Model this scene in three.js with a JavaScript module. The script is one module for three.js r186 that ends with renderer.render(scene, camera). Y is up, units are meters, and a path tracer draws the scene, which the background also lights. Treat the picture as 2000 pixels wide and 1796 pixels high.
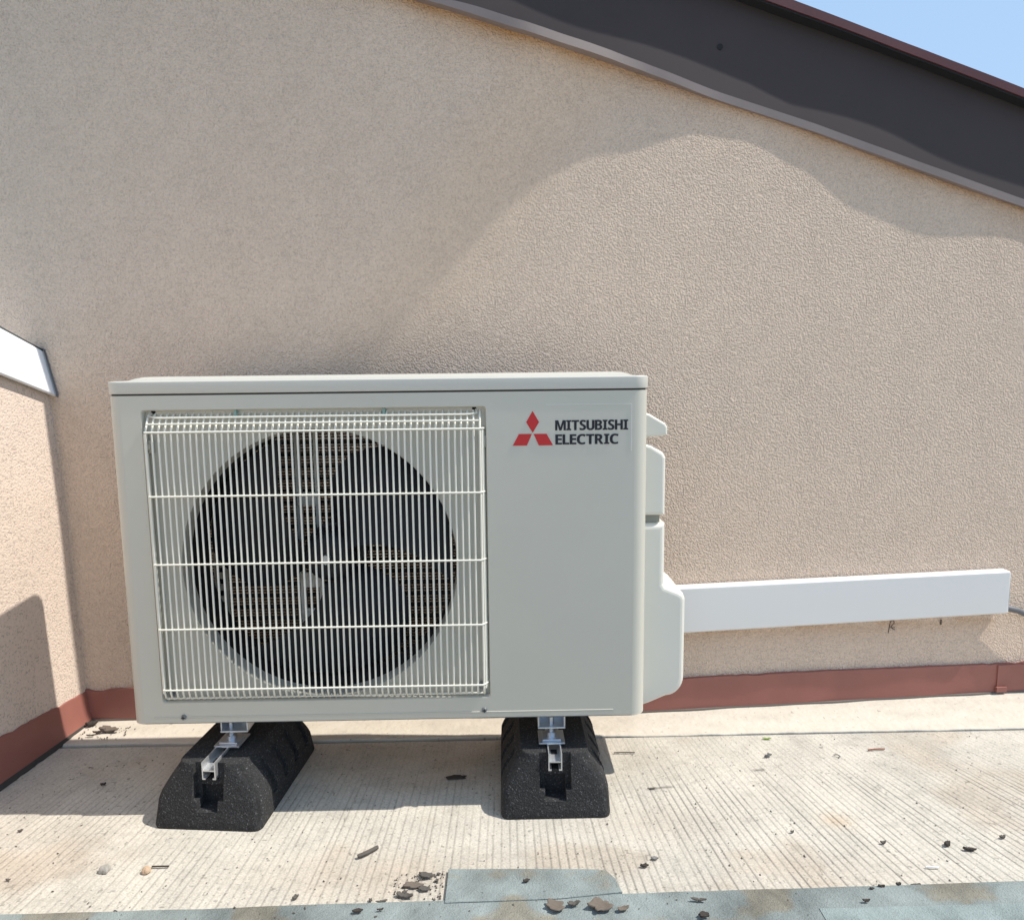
import * as THREE from 'three';
import { mergeGeometries, toCreasedNormals } from 'three/addons/utils/BufferGeometryUtils.js';
import { RoundedBoxGeometry } from 'three/addons/geometries/RoundedBoxGeometry.js';
import { FontLoader } from 'three/addons/loaders/FontLoader.js';
import { Brush, Evaluator, SUBTRACTION } from 'three-bvh-csg';

// ---------------------------------------------------------------- camera, sky, sun, exposure
const scene = new THREE.Scene();
const camera = new THREE.PerspectiveCamera(67.25, 1024 / 919, 0.02, 900);
camera.rotation.order = 'YXZ';
camera.position.set(0.581, 0.6882, 1.0381);
camera.rotation.set(-0.1215, -0.0143, -0.0116);

const SUN = new THREE.Vector3(0.575, 0.818, 0.029).normalize();
{
  const W = 1024, H = 512, data = new Float32Array(W * H * 4);
  const mix = (a, b, t) => a + (b - a) * t;
  for (let r = 0; r < H; r++) {
    const up = ((r + 0.5) / H - 0.5) * Math.PI, y = Math.sin(up);
    for (let c = 0; c < W; c++) {
      const a = ((c + 0.5) / W - 0.5) * 2 * Math.PI;
      const dot = Math.cos(a) * Math.cos(up) * SUN.x + y * SUN.y + Math.sin(a) * Math.cos(up) * SUN.z;
      const h = Math.pow(1 - Math.max(0, y), 7);
      const glow = 0.35 * Math.pow(Math.max(0, dot), 24) + 0.14 * Math.pow(Math.max(0, dot), 5);
      const zen = [0.37, 0.545, 0.80], hor = [0.84, 0.86, 0.88], mid = [0.395, 0.61, 0.915], gnd = [0.34, 0.31, 0.27], o = (r * W + c) * 4;
      for (let k = 0; k < 3; k++) {
        let v = mix(mix(mid[k], zen[k], Math.min(1, Math.max(0, y - 0.25) / 0.6)), hor[k], h) + glow * [1, 0.97, 0.9][k];
        if (y < 0) v = mix(hor[k], gnd[k], Math.min(1, -y * 12));
        data[o + k] = v;
      }
      data[o + 3] = 1;
    }
  }
  const sky = new THREE.DataTexture(data, W, H, THREE.RGBAFormat, THREE.FloatType);
  sky.mapping = THREE.EquirectangularReflectionMapping;
  sky.magFilter = sky.minFilter = THREE.LinearFilter;
  sky.needsUpdate = true;
  scene.background = sky;
  scene.environment = sky;
}
const sun = new THREE.DirectionalLight(new THREE.Color().setRGB(1, 0.945, 0.855), 4.7);
sun.name = 'sun';
sun.position.copy(SUN).multiplyScalar(12).add(new THREE.Vector3(0.6, 0.3, 0));
sun.target.position.set(0.6, 0.3, 0);
sun.castShadow = true;
sun.shadow.mapSize.set(4096, 4096);
Object.assign(sun.shadow.camera, { left: -3, right: 3, top: 3, bottom: -3, near: 0.5, far: 30 });
scene.add(sun, sun.target);

const renderer = new THREE.WebGLRenderer({ antialias: true });
renderer.toneMapping = THREE.LinearToneMapping;
renderer.toneMappingExposure = 1.07;
renderer.shadowMap.enabled = true;
renderer.shadowMap.type = THREE.PCFSoftShadowMap;

// ---------------------------------------------------------------- helpers
const rng = (s) => () => { s = (s + 0x6d2b79f5) | 0; let t = Math.imul(s ^ (s >>> 15), 1 | s); t = (t + Math.imul(t ^ (t >>> 7), 61 | t)) ^ t; return ((t ^ (t >>> 14)) >>> 0) / 4294967296; };
const hash = (x, y, s = 0) => { let h = Math.imul(x | 0, 374761393) ^ Math.imul(y | 0, 668265263) ^ Math.imul(s | 0, 2147483647 ^ 0x5bd1e995); h = Math.imul(h ^ (h >>> 13), 1274126177); return ((h ^ (h >>> 16)) >>> 0) / 4294967296; };
const mod = (a, n) => ((a % n) + n) % n;
function vnoise(x, y, s = 0, per = 0) {            // value noise, periodic when per is given
  const ix = Math.floor(x), iy = Math.floor(y), fx = x - ix, fy = y - iy, u = fx * fx * (3 - 2 * fx), v = fy * fy * (3 - 2 * fy);
  const g = (a, b) => (per ? hash(mod(a, per), mod(b, per), s) : hash(a, b, s));
  return (g(ix, iy) * (1 - u) + g(ix + 1, iy) * u) * (1 - v) + (g(ix, iy + 1) * (1 - u) + g(ix + 1, iy + 1) * u) * v;
}
function fbm(x, y, s = 0, n = 4, per = 0) { let a = 0.5, t = 0, m = 0; for (let i = 0; i < n; i++) { t += a * vnoise(x, y, s + i * 17, per); m += a; a *= 0.5; x *= 2; y *= 2; per *= 2; } return t / m; }
const clamp = (x, a = 0, b = 1) => Math.min(b, Math.max(a, x));
const sstep = (x, a, b) => { const t = clamp((x - a) / (b - a)); return t * t * (3 - 2 * t); };
const toS = (l) => 255 * (l <= 0.0031308 ? 12.92 * l : 1.055 * Math.pow(l, 1 / 2.4) - 0.055);
function table(pts) {                              // piecewise linear, linear beyond its ends
  return (x) => {
    let i = 0; while (i < pts.length - 2 && x > pts[i + 1][0]) i++;
    const [a, b] = [pts[i], pts[i + 1]];
    return a[1] + (b[1] - a[1]) * (x - a[0]) / (b[0] - a[0]);
  };
}
function smooth(pts) {                             // the same with eased steps, constant beyond its ends
  return (x) => {
    if (x <= pts[0][0]) return pts[0][1];
    for (let i = 0; i < pts.length - 1; i++) if (x <= pts[i + 1][0]) return pts[i][1] + (pts[i + 1][1] - pts[i][1]) * sstep(x, pts[i][0], pts[i + 1][0]);
    return pts[pts.length - 1][1];
  };
}
function tex(w, h, fn, srgb = true, wrap = THREE.RepeatWrapping) {   // fn -> [r,g,b] linear, or a number for a height map
  const one = !srgb, d = new Uint8Array(w * h * 4);
  for (let y = 0; y < h; y++) for (let x = 0; x < w; x++) {
    const c = fn(x, y), o = (y * w + x) * 4;
    if (one) d[o] = d[o + 1] = d[o + 2] = clamp(c) * 255;
    else for (let k = 0; k < 3; k++) d[o + k] = clamp(toS(clamp(c[k])), 0, 255);
    d[o + 3] = 255;
  }
  const t = new THREE.DataTexture(d, w, h);
  t.wrapS = t.wrapT = wrap; t.magFilter = THREE.LinearFilter; t.minFilter = THREE.LinearMipmapLinearFilter; t.generateMipmaps = true;
  if (srgb) t.colorSpace = THREE.SRGBColorSpace;
  t.needsUpdate = true;
  return t;
}
const col = (r, g, b) => new THREE.Color().setRGB(r, g, b);
const std = (r, g, b, rough = 0.6, metal = 0, more = {}) => new THREE.MeshStandardMaterial({ color: col(r, g, b), roughness: rough, metalness: metal, side: THREE.DoubleSide, ...more });

const used = new Map();
function numbered(n) { const k = used.get(n) ?? 0; used.set(n, k + 1); return k ? `${n}_${String(k).padStart(3, '0')}` : n; }
function mesh(name, geo, mat, parent = scene) { const m = new THREE.Mesh(geo, mat); m.name = parent === scene ? numbered(name) : name; parent.add(m); return m; }
function group(name, pos = [0, 0, 0], parent = scene) { const g = new THREE.Group(); g.name = parent === scene ? numbered(name) : name; g.position.set(...pos); parent.add(g); return g; }
function tag(o, label, category, grp) { o.userData.label = label; o.userData.category = category; if (grp) o.userData.group = grp; return o; }
const kind = (o, k, label) => { o.userData.kind = k; if (label) o.userData.label = label; return o; };

const box = (x0, x1, y0, y1, z0, z1) => { const g = new THREE.BoxGeometry(x1 - x0, y1 - y0, z1 - z0); g.translate((x0 + x1) / 2, (y0 + y1) / 2, (z0 + z1) / 2); return g; };
const rbox = (x0, x1, y0, y1, z0, z1, r = 0.002, s = 2) => { const g = new RoundedBoxGeometry(x1 - x0, y1 - y0, z1 - z0, s, r); g.translate((x0 + x1) / 2, (y0 + y1) / 2, (z0 + z1) / 2); return g; };
const cyl = (r, h, x, y, z, axis = 'y', seg = 20, r2 = r) => { const g = new THREE.CylinderGeometry(r2, r, h, seg); if (axis === 'z') g.rotateX(Math.PI / 2); if (axis === 'x') g.rotateZ(-Math.PI / 2); g.translate(x, y, z); return g; };
const merge = (list) => mergeGeometries(list.map((g) => { const n = g.index ? g.toNonIndexed() : g; for (const k of Object.keys(n.attributes)) if (!['position', 'normal', 'uv'].includes(k)) n.deleteAttribute(k); return n; }));
const tube = (pts, r, n = 20, rad = 6, tension = 0.3) => new THREE.TubeGeometry(new THREE.CatmullRomCurve3(pts.map((p) => new THREE.Vector3(...p)), false, 'catmullrom', tension), n, r, rad);
function rrect(x0, y0, x1, y1, r, Cls = THREE.Shape) {
  const s = new Cls(); r = Math.max(r, 0.0005);
  s.moveTo(x0 + r, y0); s.lineTo(x1 - r, y0); s.absarc(x1 - r, y0 + r, r, -Math.PI / 2, 0); s.lineTo(x1, y1 - r); s.absarc(x1 - r, y1 - r, r, 0, Math.PI / 2);
  s.lineTo(x0 + r, y1); s.absarc(x0 + r, y1 - r, r, Math.PI / 2, Math.PI); s.lineTo(x0, y0 + r); s.absarc(x0 + r, y0 + r, r, Math.PI, 1.5 * Math.PI);
  return s;
}
// rounded rectangle as a list of 4*(n+1) points
function rpts(x0, y0, x1, y1, r, n = 6) {
  const p = [];
  for (const [cx, cy, a] of [[x1 - r, y0 + r, -Math.PI / 2], [x1 - r, y1 - r, 0], [x0 + r, y1 - r, Math.PI / 2], [x0 + r, y0 + r, Math.PI]])
    for (let i = 0; i <= n; i++) { const t = a + (i / n) * Math.PI / 2; p.push([cx + r * Math.cos(t), cy + r * Math.sin(t)]); }
  return p;
}
// rings: arrays of [x,y,z] of equal length; closed = ring closes on itself
function loft(rings, closed = true, capEnd = false, capStart = false) {
  const n = rings[0].length, pos = [], idx = [];
  for (const r of rings) for (const p of r) pos.push(...p);
  const m = closed ? n : n - 1;
  for (let j = 0; j < rings.length - 1; j++) for (let i = 0; i < m; i++) {
    const a = j * n + i, b = j * n + (i + 1) % n, c = a + n, d = b + n;
    idx.push(a, b, c, b, d, c);
  }
  const cap = (j, flip) => {
    const base = pos.length / 3, ctr = [0, 0, 0];
    for (const p of rings[j]) { pos.push(...p); for (let k = 0; k < 3; k++) ctr[k] += p[k] / n; }
    pos.push(...ctr);
    for (let i = 0; i < n; i++) { const a = base + i, b = base + (i + 1) % n; if (flip) idx.push(b, a, base + n); else idx.push(a, b, base + n); }
  };
  if (capEnd) cap(rings.length - 1, false);
  if (capStart) cap(0, true);
  const g = new THREE.BufferGeometry();
  g.setAttribute('position', new THREE.Float32BufferAttribute(pos, 3));
  g.setIndex(idx); g.computeVertexNormals();
  g.setAttribute('uv', new THREE.Float32BufferAttribute(new Float32Array(pos.length / 3 * 2), 2));
  return g;
}
function boxUV(g, s = 1) {                          // uv in metres by the dominant axis of the normal
  if (g.index) g = g.toNonIndexed();
  const p = g.attributes.position, n = g.attributes.normal, uv = new Float32Array(p.count * 2);
  for (let i = 0; i < p.count; i++) {
    const ax = Math.abs(n.getX(i)), ay = Math.abs(n.getY(i)), az = Math.abs(n.getZ(i));
    const [u, v] = ay >= ax && ay >= az ? [p.getX(i), p.getZ(i)] : ax >= az ? [p.getZ(i), p.getY(i)] : [p.getX(i), p.getY(i)];
    uv[2 * i] = u * s; uv[2 * i + 1] = v * s;
  }
  g.setAttribute('uv', new THREE.BufferAttribute(uv, 2));
  return g;
}
// a closed strip along x: four boundary functions give the section at every station
function stripBox(xs, yb, yt, zb, zf) {
  const rings = xs.map((x) => [[x, yb(x), zf(x)], [x, yt(x), zf(x)], [x, yt(x), zb(x)], [x, yb(x), zb(x)]]);
  const q = [];
  for (let k = 0; k < 4; k++) q.push(loft(rings.map((r) => [r[k], r[(k + 1) % 4]]), false));
  q.push(loft([[rings[0][0], rings[0][1]], [rings[0][3], rings[0][2]]], false));
  const e = rings[rings.length - 1]; q.push(loft([[e[0], e[1]], [e[3], e[2]]], false));
  return merge(q);
}
const range = (a, b, n) => Array.from({ length: n + 1 }, (_, i) => a + (b - a) * i / n);

// ---------------------------------------------------------------- surfaces
const cells = (N, seed) => (u, v) => {             // distance to nearest of jittered points, periodic over N cells
  const x = u * N, y = v * N, ix = Math.floor(x), iy = Math.floor(y); let best = 9;
  for (let j = -1; j <= 1; j++) for (let i = -1; i <= 1; i++) {
    const a = mod(ix + i, N), b = mod(iy + j, N), dx = ix + i + hash(a, b, seed) - x, dy = iy + j + hash(a, b, seed + 1) - y;
    best = Math.min(best, dx * dx + dy * dy);
  }
  return Math.sqrt(best);
};
const S = 1024;
const grain = cells(124, 5), grain2 = cells(256, 9);
const stuccoH = new Float32Array(S * S);
for (let y = 0; y < S; y++) for (let x = 0; x < S; x++) {
  const u = x / S, v = y / S, g1 = 1 - grain(u, v), a = vnoise(u * 150, v * 150, 3, 150), b = vnoise(u * 300, v * 300, 4, 300), c = fbm(u * 40, v * 40, 6, 2, 40);
  stuccoH[y * S + x] = clamp(0.30 * g1 * g1 + 0.42 * sstep(a, 0.2, 0.85) + 0.26 * b + 0.10 * c - 0.04);
}
const stuccoBump = tex(S, S, (x, y) => stuccoH[y * S + x], false);
const stuccoColor = (dark) => tex(S, S, (x, y) => {
  const h = stuccoH[y * S + x], m = 0.90 + 0.07 * fbm(x / S * 8, y / S * 8, 41, 4, 8) + 0.09 * (hash(x, y, 8) - 0.5) + 0.13 * (vnoise(x / S * 190, y / S * 190, 19, 190) - 0.5);
  const pit = dark * sstep(0.30 - h, 0, 0.14), k = m * (1 - pit);
  return [0.97 * k, 0.96 * k, 0.95 * k];
});
const stuccoMap = stuccoColor(0.14), stuccoMapPitted = stuccoColor(0.30);
const per = (t, sx, sy = sx) => { const c = t.clone(); c.repeat.set(sx, sy); c.needsUpdate = true; return c; };
const M = {};
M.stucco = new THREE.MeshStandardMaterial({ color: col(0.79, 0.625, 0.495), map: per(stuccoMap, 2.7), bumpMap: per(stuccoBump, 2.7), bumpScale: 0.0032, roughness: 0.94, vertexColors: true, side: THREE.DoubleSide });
M.stuccoSide = new THREE.MeshStandardMaterial({ color: col(0.77, 0.645, 0.55), map: per(stuccoMapPitted, 2.6), bumpMap: per(stuccoBump, 2.6), bumpScale: 0.0010, roughness: 0.95, side: THREE.DoubleSide });
const blotch = tex(512, 512, (x, y) => { const k = 0.8 + 0.3 * fbm(x / 512 * 9, y / 512 * 9, 77, 5, 9) + 0.05 * (hash(x, y, 4) - 0.5); return [k, k, k]; });
const blotchSoft = tex(512, 512, (x, y) => { const k = 0.95 + 0.06 * fbm(x / 512 * 5, y / 512 * 5, 177, 5, 5); return [k, k, k]; });
M.red = new THREE.MeshStandardMaterial({ color: col(0.32, 0.125, 0.098), map: per(blotch, 2), roughness: 0.62, side: THREE.DoubleSide });
M.fascia = new THREE.MeshStandardMaterial({ color: col(0.052, 0.040, 0.040), map: per(blotch, 0.7), roughness: 0.8, side: THREE.DoubleSide });
M.lip = new THREE.MeshStandardMaterial({ color: col(0.26, 0.21, 0.195), map: per(blotch, 1.1), roughness: 0.6, side: THREE.DoubleSide });
M.trim = new THREE.MeshStandardMaterial({ color: col(0.11, 0.028, 0.03), map: per(blotch, 0.9), roughness: 0.45, side: THREE.DoubleSide });
M.zinc = new THREE.MeshStandardMaterial({ color: col(0.86, 0.89, 0.92), roughness: 0.5, metalness: 0.0, side: THREE.DoubleSide });
M.dark = std(0.012, 0.012, 0.014, 0.8);
M.ivory = new THREE.MeshPhysicalMaterial({ color: col(0.57, 0.55, 0.475), map: per(blotchSoft, 1), roughness: 0.38, clearcoat: 0.15, clearcoatRoughness: 0.3, side: THREE.DoubleSide });
M.ivoryLit = M.ivory.clone(); M.ivoryLit.color.setRGB(0.60, 0.585, 0.525);  // same ivory, lightened in colour to stand for sun on the lid
M.cover = M.ivory.clone(); M.cover.color.setRGB(0.74, 0.72, 0.645);
M.wire = new THREE.MeshPhysicalMaterial({ color: col(0.80, 0.775, 0.68), roughness: 0.38, clearcoat: 0.2, side: THREE.DoubleSide });
M.blade = std(0.008, 0.010, 0.016, 0.6);
M.chamber = std(0.07, 0.07, 0.07, 0.7);
M.fin = std(0.14, 0.108, 0.082, 0.75);
M.tube = std(0.03, 0.026, 0.024, 0.6);
M.steel = std(0.62, 0.66, 0.72, 0.32, 0.85);
M.alu = std(0.72, 0.73, 0.74, 0.36, 0.75);
M.screw = std(0.30, 0.31, 0.33, 0.35, 0.8);
M.duct = new THREE.MeshPhysicalMaterial({ color: col(0.755, 0.745, 0.725), roughness: 0.3, clearcoat: 0.2, side: THREE.DoubleSide });
M.logoRed = std(0.52, 0.018, 0.022, 0.4); M.logoRed.side = THREE.DoubleSide;
M.ink = std(0.006, 0.008, 0.018, 0.5);
M.film = std(0.80, 0.82, 0.80, 0.25);
M.cable = std(0.14, 0.14, 0.145, 0.55);
{
  const t = tex(512, 512, (x, y) => { const a = Math.floor(x / 3), b = Math.floor(y / 3), h = hash(a, b, 21), k = h > 0.94 ? 0.05 + 0.07 * hash(a, b, 22) : 0.014 + 0.022 * h; return [k, k, k * 1.03]; });
  const b = tex(512, 512, (x, y) => 0.6 * fbm(x / 512 * 90, y / 512 * 90, 60, 2, 90) + 0.4 * hash(Math.floor(x / 3), Math.floor(y / 3), 23), false);
  M.rubber = new THREE.MeshStandardMaterial({ map: per(t, 4), bumpMap: per(b, 4), bumpScale: 0.0012, roughness: 0.95, side: THREE.DoubleSide });
}
// trowelled concrete with raked ribs that fan out a little towards the camera
const DX0 = -0.35, DW = 2.2, DZ0 = -0.22, DD = 1.0;
const FAN = (x, z) => 0.6 + (x - 0.6) / (1 + (x > 0.6 ? 0.44 : 0.24) * (z - 0.1));
function rib(x, z) {
  const q = FAN(x, z) / 0.0118 + 0.12 * (vnoise(x * 9, z * 3, 12) - 0.5), i = Math.floor(q), f = q - i - 0.5 + 0.35 * (hash(i, 3, 7) - 0.5);
  const strong = 0.62 + 0.38 * hash(i, 9, 2), where = 0.5 + 0.5 * sstep(vnoise(i * 3.7, z * 16, 31) * 0.6 + 0.4 * vnoise(x * 9, z * 9, 32), 0.35, 0.6);
  const fade = 0.35 + 0.65 * sstep(z, -0.13, 0.0), left = 0.5 + 0.5 * sstep(x, 0.5, 0.95);
  return Math.exp(-f * f / 0.013) * strong * where * fade * left;
}
const blob = (x, z, cx, cz, rx, rz) => Math.exp(-(((x - cx) / rx) ** 2 + ((z - cz) / rz) ** 2));
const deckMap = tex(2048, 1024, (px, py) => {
  const x = DX0 + (px + 0.5) / 2048 * DW, z = DZ0 + (py + 0.5) / 1024 * DD;
  const big = fbm(x * 3.1, z * 4, 50, 5), mid = fbm(x * 22, z * 22, 51, 4), fine = hash(px, py, 6), fine2 = hash(px >> 1, py >> 1, 16);
  let k = 0.93 + 0.20 * (big - 0.5) + 0.26 * (mid - 0.5) + 0.22 * (fine - 0.5) + 0.18 * (fine2 - 0.5);
  k *= 1 - 0.68 * rib(x, z);
  const speck = vnoise(x * 310, z * 310, 90); if (speck > 0.90) k *= 0.60; if (vnoise(x * 150, z * 190, 91) > 0.945) k *= 0.66;
  k *= 1 - 0.10 * sstep(fbm(x * 40, z * 60, 95, 3), 0.6, 0.8);
  let r = 0.565 * k, g = 0.525 * k, b = 0.455 * k;
  const soil = clamp(0.62 * blob(x, z, 0.42, 0.155, 0.17, 0.055) * (0.4 + 1.2 * mid) + 0.38 * blob(x, z, 1.0, 0.16, 0.16, 0.04) * (0.3 + mid) + 0.30 * blob(x, z, 1.37, -0.08, 0.08, 0.03) + 0.2 * blob(x, z, -0.12, 0.08, 0.16, 0.08) + 0.30 * blob(x, z, 0.8, 0.05, 0.1, 0.05) + 0.5 * sstep(fbm(x * 6 + 3, z * 8, 70, 4), 0.56, 0.75) + 0.45 * blob(x, z, 0.35, -0.13, 0.42, 0.06));  // soil patches; the last blob paints in the brown shade under the unit
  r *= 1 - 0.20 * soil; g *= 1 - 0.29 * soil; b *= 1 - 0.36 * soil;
  const rust = clamp(blob(x, z, 1.09, 0.054, 0.024, 0.018) * (0.1 + 0.7 * mid)); r *= 1 - 0.08 * rust; g *= 1 - 0.30 * rust; b *= 1 - 0.5 * rust;
  // a broken ridge left by the rake
  const ridge = 0.045 - 0.28 * (x - 0.86) + 0.01 * (vnoise(x * 30, 4, 3) - 0.5) - 0.09;
  if (x > 0.82 && x < 1.08) { const d = Math.abs(z - ridge) / 0.003; const e = Math.exp(-d * d) * sstep(vnoise(x * 40, 1, 5), 0.45, 0.7) * 0.6; r *= 1 - e; g *= 1 - e; b *= 1 - e; }
  return [r, g, b];
}, true, THREE.MirroredRepeatWrapping);
const deckBump = tex(2048, 1024, (px, py) => {
  const x = DX0 + (px + 0.5) / 2048 * DW, z = DZ0 + (py + 0.5) / 1024 * DD;
  return clamp(0.55 - 0.42 * rib(x, z) + 0.25 * (fbm(x * 120, z * 120, 53, 3) - 0.5) + 0.2 * (fbm(x * 18, z * 26, 54, 3) - 0.5));
}, false, THREE.MirroredRepeatWrapping);
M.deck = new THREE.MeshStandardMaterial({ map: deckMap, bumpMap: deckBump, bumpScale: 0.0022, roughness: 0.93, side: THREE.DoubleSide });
M.screed = new THREE.MeshStandardMaterial({ color: col(0.60, 0.55, 0.475), roughness: 0.93, side: THREE.DoubleSide,
  map: per(tex(512, 512, (x, y) => { const u = x / 512, v = y / 512, k = 0.82 + 0.28 * fbm(u * 10, v * 24, 33, 5, 0) + 0.08 * (hash(x, y, 2) - 0.5); const s = vnoise(u * 130, v * 130, 34) > 0.95 ? 0.6 : 1; return [k * s, k * s * 0.99, k * s * 0.97]; }, true, THREE.MirroredRepeatWrapping), 1.6),
  bumpMap: per(tex(512, 512, (x, y) => fbm(x / 512 * 60, y / 512 * 60, 35, 4, 60), false), 1.6), bumpScale: 0.0015 });
const feltMap = tex(1024, 1024, (x, y) => {
  const u = x / 1024, v = y / 1024, a = fbm(u * 4, v * 7, 61, 5, 0), b = fbm(u * 14, v * 16, 62, 4), c = hash(x, y, 63), st = fbm(u * 60 + v * 40, v * 9, 64, 3);
  let k = 0.80 + 0.55 * (b - 0.5) + 0.60 * (a - 0.5) + 0.30 * (c - 0.5) + 0.2 * (st - 0.5);
  const soil = sstep(fbm(u * 7 + 7, v * 11, 66, 4), 0.50, 0.66);
  let r = 0.27 * k, g = 0.31 * k, bl = 0.302 * k;
  r *= 1 + 0.02 * soil; g *= 1 - 0.16 * soil; bl *= 1 - 0.30 * soil;
  if (vnoise(u * 260, v * 260, 67) > 0.955) { r *= 0.5; g *= 0.5; bl *= 0.5; }
  return [r, g, bl];
}, true, THREE.MirroredRepeatWrapping);
M.felt = new THREE.MeshStandardMaterial({ map: per(feltMap, 1.7), bumpMap: per(stuccoBump, 4), bumpScale: 0.0008, roughness: 0.85, side: THREE.DoubleSide });

M.feltPale = M.felt.clone(); M.feltPale.color.setRGB(1.12, 1.17, 1.19);

// ---------------------------------------------------------------- the setting
const WALL_Z = (x) => {                             // the wall bends gently: its right half recedes
  const l = -0.309 + 0.0266 * (x + 0.25), r = -0.296 - 0.0766 * (x - 0.86), d = l - r, k = 0.018;
  return 0.5 * (l + r - Math.sqrt(d * d + k * k)) + 0.004;
};
const WZ = (x, y) => {                              // and its upper left part leans out while the right part leans back
  const d = (x - 0.392) * 0.818 - (y - 0.703) * 0.575;
  return WALL_Z(x) + Math.max(0, y) * (-0.036 + 0.058 * (1 - sstep(d, -0.16, 0.07)));
};
{
  const g = new THREE.PlaneGeometry(800, 800, 8, 8); g.rotateX(-Math.PI / 2); g.translate(0, -6, 0);
  kind(mesh('ground', g, std(0.16, 0.16, 0.12, 0.95)), 'structure');
  // concrete deck of the flat roof
  kind(mesh('roof_joint', loft(range(-0.4, 5, 4).map((x) => [[x, -0.0005, -0.2034], [x, -0.058, -0.2034]]), false), std(0.10, 0.09, 0.08, 0.95)), 'structure');
  const deck = new THREE.PlaneGeometry(5.6, 3.7, 1, 1); deck.rotateX(-Math.PI / 2); deck.translate(2.3, 0, -0.2035 + 1.85);
  const p = deck.attributes.position, uv = deck.attributes.uv;
  for (let i = 0; i < p.count; i++) uv.setXY(i, (p.getX(i) - DX0) / DW, (p.getZ(i) - DZ0) / DD);
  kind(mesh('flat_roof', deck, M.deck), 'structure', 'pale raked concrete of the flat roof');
  kind(mesh('roof_slab', box(-0.9, 5.1, -6, -0.06, -0.6, 3.7), std(0.4, 0.37, 0.33, 0.9)), 'structure');
  // smoother strip along the wall, a narrow joint before the deck
  const r = rng(4), xs = range(-0.31, 3.4, 150), j = xs.map(() => r());
  const edge = (x) => { const q = clamp((x + 0.31) / 3.71, 0, 0.9999) * 150, i = Math.floor(q); return -0.2048 - 0.0022 * j[i] - 0.0042 * (1 - sstep(x, 0.55, 0.9)) - 0.0016 * sstep(x, 1.3, 1.6) + 0.0010 * Math.sin(x * 9); };
  const rings = xs.map((x) => [[x, -0.058, edge(x)], [x, 0.0005, edge(x)], [x, 0.003, edge(x) - 0.0035], [x, 0.0045, WALL_Z(x) + 0.03], [x, 0.005, WALL_Z(x) - 0.02]]);
  const g2 = loft(rings, false), q = g2.attributes.position, uv2 = g2.attributes.uv;
  for (let i = 0; i < q.count; i++) uv2.setXY(i, q.getX(i), q.getZ(i));
  kind(mesh('concrete_strip', g2, M.screed), 'structure', 'smooth concrete strip along the foot of the wall');
  // felt strips towards the camera
  const fe = table([[-0.5, 0.214], [0.145, 0.208], [0.5, 0.202], [0.86, 0.1955], [1.28, 0.191], [5, 0.17]]), fx = range(-0.45, 4.6, 120), rr = rng(8), fj = fx.map(() => 0.0016 * (rr() - 0.5));
  const f = loft(fx.map((x, i) => [[x, -0.002, fe(x) + fj[i]], [x, 0.0035, fe(x) + fj[i] + 0.001], [x, 0.004, 0.6], [x, 0.004, 1.25]]), false), fp = f.attributes.position, fu = f.attributes.uv;
  for (let i = 0; i < fp.count; i++) fu.setXY(i, fp.getX(i), fp.getZ(i));
  tag(mesh('roofing_felt', f, M.felt), 'long grey blue strip of roofing felt lying across the near edge of the roof', 'roofing felt');
  const f2 = boxUV(loft(fx.filter((x) => x > 0.94).map((x, i) => [[x, 0.003, 0.2315 + fj[i]], [x, 0.0044 + 0.0018 * sstep(x, 0.96, 1.3), 0.2325 + fj[i]], [x, 0.0048 + 0.0018 * sstep(x, 0.96, 1.3), 0.62]]), false).toNonIndexed());
  tag(mesh('roofing_felt', f2, M.feltPale), 'pale blue felt sheet lapped over the near right of the grey strip', 'roofing felt');
  const sh = new THREE.Shape(); [[0.499, 0.1475], [0.52, 0.1482], [0.60, 0.150], [0.69, 0.1535], [0.717, 0.1555], [0.7275, 0.173], [0.7325, 0.197], [0.65, 0.2055], [0.56, 0.2075], [0.4985, 0.2085]].forEach(([a, b], i) => (i ? sh.lineTo(a, -b) : sh.moveTo(a, -b)));
  const pg = new THREE.ExtrudeGeometry(sh, { depth: 0.0040, bevelEnabled: true, bevelSize: 0.0006, bevelThickness: 0.0006, bevelSegments: 1 }); pg.rotateX(-Math.PI / 2); pg.translate(0, 0.0008, 0);
  tag(mesh('felt_patch', boxUV(pg), M.felt), 'oblong grey blue felt patch tucked along the felt strip in front of the right foot', 'felt patch');
}

// ---------------------------------------------------------------- the house: bent stucco wall, fascia, roof edge
const LIP_B = table([[-1.7, 1.98], [0.467, 1.3309], [0.502, 1.3215], [0.537, 1.3106], [0.573, 1.2996], [0.608, 1.2888], [0.653, 1.2793], [0.699, 1.2716], [0.747, 1.2662], [0.797, 1.2604], [0.847, 1.25], [0.896, 1.235], [0.946, 1.2188], [0.997, 1.2035], [1.048, 1.1893], [1.099, 1.1755], [1.201, 1.1456], [1.305, 1.111], [1.41, 1.0773], [1.519, 1.0439], [1.632, 1.0113], [3.4, 0.464]]);
const TRIM_B = table([[-1.7, 2.21], [1.035, 1.3938], [1.075, 1.3823], [1.197, 1.3474], [1.266, 1.3272], [1.43, 1.2771], [1.623, 1.2145], [3.4, 0.62]]);
const TRIM_T = table([[-1.7, 2.225], [1.074, 1.4006], [1.125, 1.3858], [1.196, 1.3641], [1.405, 1.3011], [1.622, 1.231], [3.4, 0.66]]);
const PROUD = smooth([[0.66, 0.016], [0.76, 0.0205], [0.822, 0.0185], [0.885, 0.0152], [1.02, 0.0068], [1.10, 0.0057], [1.20, 0.0074], [1.36, 0.0117], [1.47, 0.0123], [1.66, 0.0069], [2.2, 0.008]]);
const house = group('house');
tag(house, 'house gable wall of beige stucco under a dark sloping roof edge, behind the outdoor unit', 'house');
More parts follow.
